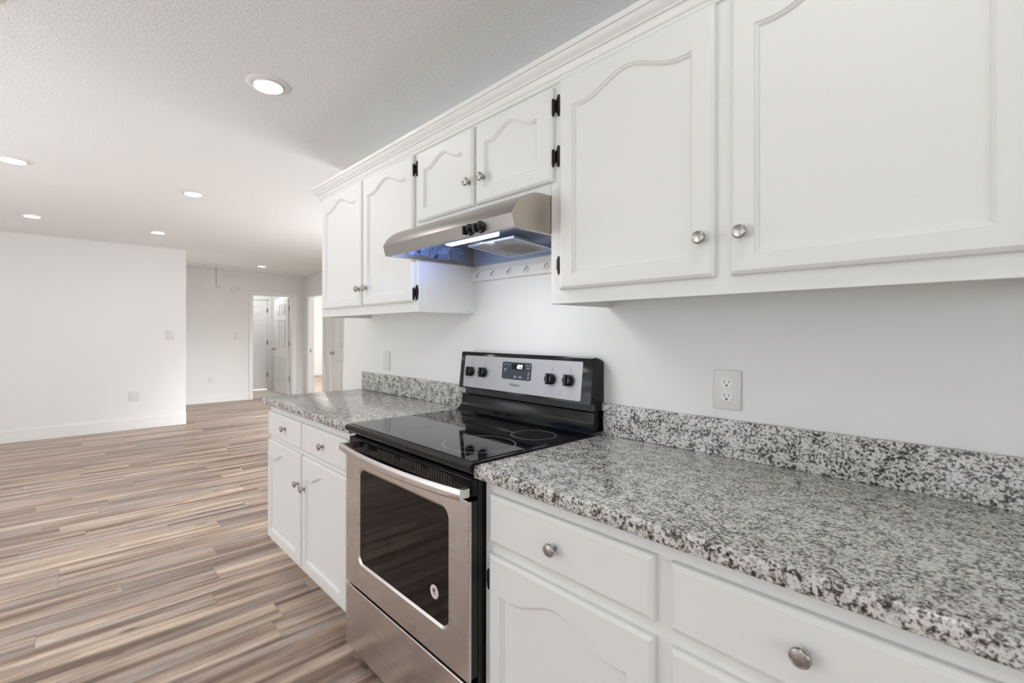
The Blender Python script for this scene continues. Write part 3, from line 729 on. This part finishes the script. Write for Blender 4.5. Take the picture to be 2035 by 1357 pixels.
l = bpy.data.lights.new('hood_lamp', 'AREA'); l.shape = 'RECTANGLE'; l.size = .24; l.size_y = .04; l.energy = 2.1; l.color = (.97, .98, 1)
lo = bpy.data.objects.new('hood_lamp', l); COL.objects.link(lo); lo.parent = hood; lo.location = Vector((.4775, -.4065, 1.6155)) - Vector(hood.location)
l = bpy.data.lights.new('hood_lamp_side', 'AREA'); l.shape = 'RECTANGLE'; l.size = .03; l.size_y = .03; l.energy = .6; l.color = (.35, .5, 1); l.spread = math.radians(110)
lo = bpy.data.objects.new('hood_lamp_side', l); COL.objects.link(lo); lo.parent = hood; lo.location = Vector((.340, -.4065, 1.633)) - Vector(hood.location); lo.rotation_euler = (0, PI / 2 + .35, 0)
# grease filter, sloping gently down to the rear
fl = None
def slope(bm, y0=-.315, z0=1.6235, k=.07):
    for v_ in bm.verts: v_.co.z += -(v_.co.y - y0) * k
bm = new(); x0, x1, y0, y1 = .352, .606, -.315, -.085
box(bm, x0 + .008, x1 - .008, y0 + .008, y1 - .008, 1.6245, 1.6275); slope(bm); fl = obj('grease_filter', bm, m_filter, hood)
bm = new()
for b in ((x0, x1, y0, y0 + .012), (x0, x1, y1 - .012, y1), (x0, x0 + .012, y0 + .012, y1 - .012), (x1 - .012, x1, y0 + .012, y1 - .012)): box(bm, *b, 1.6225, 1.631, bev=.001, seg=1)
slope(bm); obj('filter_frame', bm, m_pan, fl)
bm = new(); prism(bm, [(.455, -.345), (.475, -.345), (.485, -.330), (.505, -.318), (.500, -.300), (.478, -.302), (.468, -.285), (.460, -.288), (.464, -.312), (.450, -.330)], 2, 1.617, 1.6215); obj('filter_clip', bm, m_plast, fl)
# knobs
for kx in (.582, .636):
    bm = new(); lathe(bm, [(0, 0), (.020, 0), (.020, .004), (.0165, .006), (.0155, .022), (.013, .025), (0, .0255)], (kx, -.4995, 1.628), (0, -1, -.28), 24)
    k_ = obj('control_knob', bm, m_knobblk, hood, smooth=True)
    bm = new(); box(bm, kx - .0035, kx + .0035, -.532, -.520, 1.608, 1.636, bev=.001, seg=1); obj('knob_grip', bm, m_knobblk, k_)
# printed labels on the inner left side
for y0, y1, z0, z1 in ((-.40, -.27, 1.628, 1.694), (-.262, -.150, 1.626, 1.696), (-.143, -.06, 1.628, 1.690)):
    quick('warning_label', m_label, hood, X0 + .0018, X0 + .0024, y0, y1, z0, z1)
bm = new(); box(bm, X0 + .006, X0 + .020, -.125, -.020, 1.6088, 1.6125, bev=.001, seg=1); obj('filter_slot_tab', bm, m_hoodsteel, hood)

# ------------------------------------------------------------------ electric range
rg = thing('electric_range', 'freestanding stainless steel and black glass-top electric range between the countertops', 'stove', (.388, -.33, 0))
RX0, RX1 = .006, .771
bm = new()
box(bm, RX0 + .006, RX1 - .006, -.618, -.03, .03, .888)
o = obj('side_body', bm, m_blackm, rg)
bpy.data.objects.remove(o)
bm = new()     # hollow body, so the oven cavity shows through the window
box(bm, RX0 + .004, RX0 + .010, -.622, -.03, .028, .888); box(bm, RX1 - .010, RX1 - .004, -.622, -.03, .028, .888)
box(bm, RX0 + .010, RX1 - .010, -.032, -.03, .028, .888); box(bm, RX0 + .010, RX1 - .010, -.622, -.032, .028, .034); box(bm, RX0 + .010, RX1 - .010, -.622, -.032, .876, .888)
obj('body', bm, m_blackm, rg)
for fx_, fy_ in ((.05, -.57), (.73, -.57), (.05, -.08), (.73, -.08)):
    bm = new(); lathe(bm, [(0, 0), (.018, 0), (.018, .006), (.007, .008), (.007, .03), (0, .03)], (fx_, fy_, 0), (0, 0, 1), 16); obj('foot', bm, m_blackm, rg)
bm = new()     # oven cavity
cx0, cx1, cy0, cy1, cz0, cz1 = .10, .68, -.60, -.12, .36, .79
for b in ((cx0 - .005, cx0, cy0, cy1, cz0, cz1), (cx1, cx1 + .005, cy0, cy1, cz0, cz1), (cx0, cx1, cy1, cy1 + .005, cz0, cz1), (cx0, cx1, cy0, cy1, cz0 - .005, cz0), (cx0, cx1, cy0, cy1, cz1, cz1 + .005)): box(bm, *b)
obj('oven_cavity', bm, m_cavity, rg)
for z in (.535, .665):
    bm = new()
    for yy in (-.58, -.14): tube(bm, [(cx0 + .003, yy, z), (cx1 - .003, yy, z)], .003, 6)
    for k in range(18): xx = cx0 + .02 + k * (cx1 - cx0 - .04) / 17; tube(bm, [(xx, -.58, z + .003), (xx, -.14, z + .003)], .0018, 5)
    obj('oven_rack', bm, m_rack, rg)
# front vent band
bm = new(); box(bm, RX0 + .004, RX1 - .004, -.648, -.6225, .822, .872, bev=.003); vb = obj('vent_trim', bm, m_black, rg)
m_vs = mat('vent_slot_grey', (.035, .033, .03), .5)
for g0 in (.135, .238, .395, .560):
    n_ = 3 if g0 == .135 else 10
    bm = new()
    for k in range(n_):
        xx = g0 + k * .0125; 
        if xx > .70: continue
        box(bm, xx, xx + .006, -.6495, -.6475, .832, .862)
    obj('vent_slots', bm, m_vs, vb)
# oven door with window opening
YD0, YD1 = -.662, -.652
dx0, dx1, dz0, dz1 = .010, .771, .303, .812
wx0, wx1, wz0, wz1, wr = .120, .672, .409, .764, .030
def rrect(x0, x1, z0, z1, r, n=8):
    pts = []
    for cx_, cz_, a0 in ((x1 - r, z0 + r, -PI / 2), (x1 - r, z1 - r, 0), (x0 + r, z1 - r, PI / 2), (x0 + r, z0 + r, PI)):
        for k in range(n + 1): a = a0 + PI / 2 * k / n; pts.append((cx_ + r * math.cos(a), cz_ + r * math.sin(a)))
    return pts
def frame_loops(bm, loops):
    rs = [[bm.verts.new(p) for p in lp] for lp in loops]
    for a_, b2 in zip(rs, rs[1:]):
        for i in range(len(a_)): bm.faces.new((a_[i], a_[(i + 1) % len(a_)], b2[(i + 1) % len(a_)], b2[i]))
    return rs
def P3(pts, y): return [(p[0], y, p[1]) for p in pts]
bm = new()
o_r = rrect(dx0, dx1, dz0, dz1, .003); o_r2 = rrect(dx0 + .003, dx1 - .003, dz0 + .003, dz1 - .003, .003)
rs = frame_loops(bm, [P3(rrect(wx0, wx1, wz0, wz1, wr), YD1), P3(o_r, YD1), P3(o_r, YD0 + .003), P3(o_r2, YD0), P3(rrect(wx0 - .008, wx1 + .008, wz0 - .008, wz1 + .008, wr + .008), YD0), P3(rrect(wx0, wx1, wz0, wz1, wr), YD0 + .005)])
for i in range(len(rs[0])): bm.faces.new((rs[-1][i], rs[-1][(i + 1) % len(rs[0])], rs[0][(i + 1) % len(rs[0])], rs[0][i]))
dr = obj('oven_door', bm, m_steel, rg)
bm = new()
rs = frame_loops(bm, [P3(rrect(wx0 - .004, wx1 + .004, wz0 - .004, wz1 + .004, wr), -.626), P3(rrect(dx0 + .004, dx1 - .003, dz0 + .003, dz1 - .003, .003), -.626), P3(rrect(dx0 + .004, dx1 - .003, dz0 + .003, dz1 - .003, .003), YD1), P3(rrect(wx0 - .004, wx1 + .004, wz0 - .004, wz1 + .004, wr), YD1)])
for i in range(len(rs[0])): bm.faces.new((rs[-1][i], rs[-1][(i + 1) % len(rs[0])], rs[0][(i + 1) % len(rs[0])], rs[0][i]))
obj('door_liner', bm, m_blackm, dr)
bm = new(); prism(bm, rrect(wx0 + .001, wx1 - .001, wz0 + .001, wz1 - .001, wr - .001), 1, YD0 + .005, YD0 + .008); obj('door_window', bm, m_ovg, dr)
bm = new()     # dark printed border of the inner pane
rs = frame_loops(bm, [P3(rrect(wx0 + .001, wx1 - .001, wz0 + .001, wz1 - .001, .02), -.636), P3(rrect(.300, .565, .505, .712, .004), -.636), P3(rrect(.300, .565, .505, .712, .004), -.633), P3(rrect(wx0 + .001, wx1 - .001, wz0 + .001, wz1 - .001, .02), -.633)])
for i in range(len(rs[0])): bm.faces.new((rs[3][i], rs[3][(i + 1) % len(rs[0])], rs[0][(i + 1) % len(rs[0])], rs[0][i]))
obj('inner_pane_border', bm, mat('dark_inner_border', (.015, .012, .010), .3), dr)
# bowed handle
bm = new(); n = 24; loops = []
for i in range(n + 1):
    t_ = i / n; x = .012 + (.768 - .012) * t_; bow = 1 - (2 * t_ - 1) ** 2; yc_ = -.688 - .030 * bow; th_ = .007
    pf = [(yc_ + th_, .8215), (yc_ - .001, .8205), (yc_ - .0045, .824), (yc_ - .0055, .836), (yc_ - .0045, .848), (yc_ - .001, .852), (yc_ + th_, .851)]
    loops.append([bm.verts.new((x, a, b)) for a, b in pf])
for a_, b2 in zip(loops, loops[1:]):
    for k in range(len(a_)): bm.faces.new((a_[k], a_[(k + 1) % len(a_)], b2[(k + 1) % len(a_)], b2[k]))
bm.faces.new(loops[0]); bm.faces.new(loops[-1])
for xx in (.014, .748): box(bm, xx, xx + .018, -.684, -.655, .824, .8485)
h_ = obj('handle', bm, m_steel, dr, smooth=True, angle=40)
# round sticker
sx_, sz_ = .602, .492; ys = YD0 + .0046
def disc(bm, cx_, cz_, r, y0, y1, n=36): prism(bm, [(cx_ + r * math.cos(2 * PI * k / n), cz_ + r * math.sin(2 * PI * k / n)) for k in range(n)], 1, y0, y1)
bm = new(); disc(bm, sx_, sz_, .021, ys, ys + .0004); stk = obj('round_sticker', bm, m_sticker, dr); stk['label'] = 'round cream sticker with navy and red flag mark'
bm = new(); ya, yb = ys - .0003, ys
prism(bm, [(sx_ - .008, sz_ + .002), (sx_ - .009, sz_ + .007), (sx_ - .005, sz_ + .011), (sx_ + .001, sz_ + .009), (sx_ + .006, sz_ + .006), (sx_ + .002, sz_ + .001), (sx_ - .003, sz_ - .001), (sx_ - .006, sz_ - .003)], 1, ya, yb)
obj('sticker_field', bm, m_navy, stk)
bm = new(); prism(bm, [(sx_ - .0055, sz_ + .006), (sx_ - .004, sz_ + .008), (sx_ - .002, sz_ + .005), (sx_ - .0035, sz_ + .0025)], 1, ya - .0002, ya); obj('sticker_star', bm, m_sticker, stk)
bm = new()
for k, xx in enumerate((-.005, .0, .005)): prism(bm, [(sx_ + xx - .001, sz_ - .003 + k * .002), (sx_ + xx + .0012, sz_ - .0025 + k * .002), (sx_ + xx + .0022, sz_ - .010), (sx_ + xx + .0002, sz_ - .010)], 1, ya, yb)
obj('sticker_stripes', bm, m_red, stk)
bm = new()
for k, ch in enumerate('AMERICA'):
    a = math.radians(62 - k * 20); p = Vector((sx_ + .0165 * math.cos(a), ys - .0001, sz_ + .0165 * math.sin(a)))
    tb = text_bm(ch, .0052, p, (math.sin(a), 0, -math.cos(a)), (math.cos(a), 0, math.sin(a)), depth=.0003)
    me_ = bpy.data.meshes.new('t'); tb.to_mesh(me_); tb.free(); bm.from_mesh(me_); bpy.data.meshes.remove(me_)
obj('sticker_lettering', bm, m_navy, stk)
# storage drawer
bm = new(); box(bm, dx0, dx1, YD0, YD1, .050, .294, bev=.003); sd = obj('storage_drawer', bm, m_steel, rg)
quick('drawer_liner', m_blackm, sd, dx0 + .004, dx1 - .003, YD1, -.626, .054, .290)
bm = new(); box(bm, dx0 + .01, dx1 - .01, -.610, -.600, .034, .050); obj('drawer_kick', bm, m_blackm, rg)
# cooktop
bm = new(); prof = [(-.085, .893), (-.650, .893), (-.657, .895), (-.661, .901), (-.661, .910), (-.657, .9165), (-.648, .9195), (-.085, .9195)]
prism(bm, prof, 0, RX0 - .0065, RX1 + .0025); ck = obj('cooktop', bm, m_black, rg, smooth=True, angle=30)
bm = new(); box(bm, RX0 + .008, RX1 - .012, -.640, -.092, .9196, .9216, bev=.0008, seg=1); gt = obj('glass_surface', bm, m_glass, ck)
def ring(cx_, cy_, r, w):
    bm = new(); lathe(bm, [(r - w, 0), (r - w, .0002), (r, .0002), (r, 0)], (cx_, cy_, .9216), (0, 0, 1), 72); obj('burner_ring', bm, m_ring, gt)
ring(.612, -.484, .122, .0045); ring(.612, -.484, .074, .0010); ring(.640, -.250, .082, .0030); ring(.640, -.250, .075, .001)
ring(.185, -.465, .096, .0018); ring(.170, -.215, .080, .0018)
# riser
bm = new(); prof = [(-.094, .9217), (-.090, .927), (-.078, .935), (-.068, .946), (-.063, .962), (-.061, .993), (-.055, .997), (-.004, .997), (-.004, .9217)]
prism(bm, prof, 0, RX0 + .003, RX1 - .006); obj('riser', bm, m_black, rg, smooth=True, angle=30)
bm = new(); box(bm, RX0 + .012, RX1 - .012, -.048, -.006, .997, 1.030); obj('riser_gap', bm, m_blackm, rg)
# control panel; its front leans back from (y -.085, z 1.026) to (-.066, 1.192)
bm = new(); prof = [(-.085, 1.026), (-.0662, 1.190), (-.063, 1.195), (-.056, 1.1965), (-.030, 1.192), (-.008, 1.184), (-.003, 1.178), (-.003, 1.026)]
prism(bm, prof, 0, RX0 + .004, RX1 - .003)
es = [e for e in bm.edges if abs(e.verts[0].co.x - e.verts[1].co.x) < 1e-6]
bmesh.ops.bevel(bm, geom=es, offset=.004, segments=3, profile=.5, affect='EDGES')
cp = obj('control_panel', bm, m_black, rg, smooth=True, angle=30)
upv = Vector((0, .019, .166)).normalized(); nrm = Vector((0, -upv.z, upv.y))
def cpt(x, z, d=0.0):
    y = -.085 + (z - 1.026) * (.0188 / .164); return Vector((x, y, z)) + nrm * d
def slab_on_panel(pts, d0, d1):
    bm = new(); A = [bm.verts.new(cpt(x, z, d0)) for x, z in pts]; B = [bm.verts.new(cpt(x, z, d1)) for x, z in pts]
    n = len(pts); bm.faces.new(A); bm.faces.new(B)
    for i in range(n): bm.faces.new((A[i], A[(i + 1) % n], B[(i + 1) % n], B[i]))
    return bm
fp = obj('faceplate', slab_on_panel(rrect(.043, .722, 1.034, 1.179, .006), -.001, .0015), m_plate, cp)
dg = obj('display', slab_on_panel(rrect(.300, .470, 1.088, 1.161, .009), .0005, .0024), m_dispglass, cp)
scn = obj('clock_screen', slab_on_panel(rrect(.358, .430, 1.131, 1.155, .002), .0022, .0030), m_dispblk, dg)
def seg7(ch, x, z, w, h, tk, bm):
    on = {'1': 'bc', '0': 'abcdef', '9': 'abcdfg'}[ch]; sh = .16
    def bar(xa, za, xb, zb):
        sk = lambda xx, zz: (xx + (zz - z) * sh, zz)
        if abs(za - zb) < 1e-9: pts = [sk(xa + tk * .3, za - tk / 2), sk(xb - tk * .3, za - tk / 2), sk(xb - tk * .3, za + tk / 2), sk(xa + tk * .3, za + tk / 2)]
        else: pts = [sk(xa - tk / 2, za + tk * .3), sk(xa + tk / 2, za + tk * .3), sk(xa + tk / 2, zb - tk * .3), sk(xa - tk / 2, zb - tk * .3)]
        A = [bm.verts.new(cpt(a, b, .0030)) for a, b in pts]; B = [bm.verts.new(cpt(a, b, .0034)) for a, b in pts]
        bm.faces.new(A); bm.faces.new(B)
        for i in range(4): bm.faces.new((A[i], A[(i + 1) % 4], B[(i + 1) % 4], B[i]))
    S_ = dict(a=(x, z + h, x + w, z + h), b=(x + w, z + h / 2, x + w, z + h), c=(x + w, z, x + w, z + h / 2), d=(x, z, x + w, z), e=(x, z, x, z + h / 2), f=(x, z + h / 2, x, z + h), g=(x, z + h / 2, x + w, z + h / 2))
    for k in on: bar(*S_[k])
bm = new(); seg7('1', .3825, 1.1355, .0075, .0145, .0026, bm); seg7('0', .395, 1.1355, .0075, .0145, .0026, bm); seg7('9', .4085, 1.1355, .0075, .0145, .0026, bm)
obj('clock_digits', bm, m_digit, scn)
bm = new()
def pm(bm, x, z, w, h, d=.0026):
    pts = [(x - w / 2, z - h / 2), (x + w / 2, z - h / 2), (x + w / 2, z + h / 2), (x - w / 2, z + h / 2)]
    A = [bm.verts.new(cpt(a, b, d - .0004)) for a, b in pts]; B = [bm.verts.new(cpt(a, b, d)) for a, b in pts]
    bm.faces.new(A); bm.faces.new(B)
    for i in range(4): bm.faces.new((A[i], A[(i + 1) % 4], B[(i + 1) % 4], B[i]))
for x, z, w, h in ((.316, 1.150, .010, .003), (.337, 1.150, .009, .003), (.445, 1.150, .010, .003), (.460, 1.150, .010, .003), (.318, 1.130, .009, .007), (.318, 1.121, .012, .002), (.379, 1.100, .010, .008), (.394, 1.100, .008, .0022), (.410, 1.100, .012, .008), (.446, 1.139, .005, .006), (.458, 1.139, .006, .006), (.456, 1.120, .007, .006), (.456, 1.110, .016, .0022), (.455, 1.099, .008, .007)):
    bm = new(); pm(bm, x, z, w, h); obj('touch_legend', bm, m_printl, dg)
bm = text_bm('Whirlpool', .0165, cpt(.376, 1.0655, .0016), (1, 0, 0), upv, shear=.35, depth=.0004, spacing=.86); obj('brand_lettering', bm, m_print, fp)
for kx, kz in ((.093, 1.105), (.181, 1.106), (.576, 1.105), (.664, 1.106)):
    bm = new(); pm(bm, kx + .004, kz + .040, .0035, .006, .0018); pm(bm, kx + .004, kz + .030, .0045, .0016, .0018); pm(bm, kx + .004, kz + .026, .003, .0012, .0018)
    for a in range(8, 34):
        t_ = 2 * PI * a / 36 + PI / 2; pm(bm, kx + .0275 * math.cos(t_), kz + .0275 * math.sin(t_), .0016 if a % 4 else .003, .0016 if a % 4 else .003, .0018)
    obj('dial_markings', bm, m_print, fp)
for kx in (.137, .625):
    bm = new(); pm(bm, kx, 1.060, .0032, .0032, .0018); pm(bm, kx, 1.051, .015, .0012, .0018); obj('indicator_mark', bm, m_print, fp)
for kx, kz in ((.093, 1.105), (.181, 1.106), (.576, 1.105), (.664, 1.106)):
    bm = new(); lathe(bm, [(0, 0), (.0225, 0), (.0225, .004), (.0205, .007), (.0190, .020), (.0165, .0235), (0, .0245)], cpt(kx, kz, .0016), nrm, 32)
    kb = obj('burner_knob', bm, m_knobblk, cp, smooth=True)
    bm = new(); c0 = cpt(kx, kz, .012)
    box(bm, -.0048, .0048, -.0215, .0215, 0, .0215, bev=.0018)
    rot = Matrix((Vector((1, 0, 0)), upv, nrm)).transposed()
    for v_ in bm.verts: v_.co = c0 + rot @ v_.co
    obj('knob_grip', bm, m_knobblk, kb)
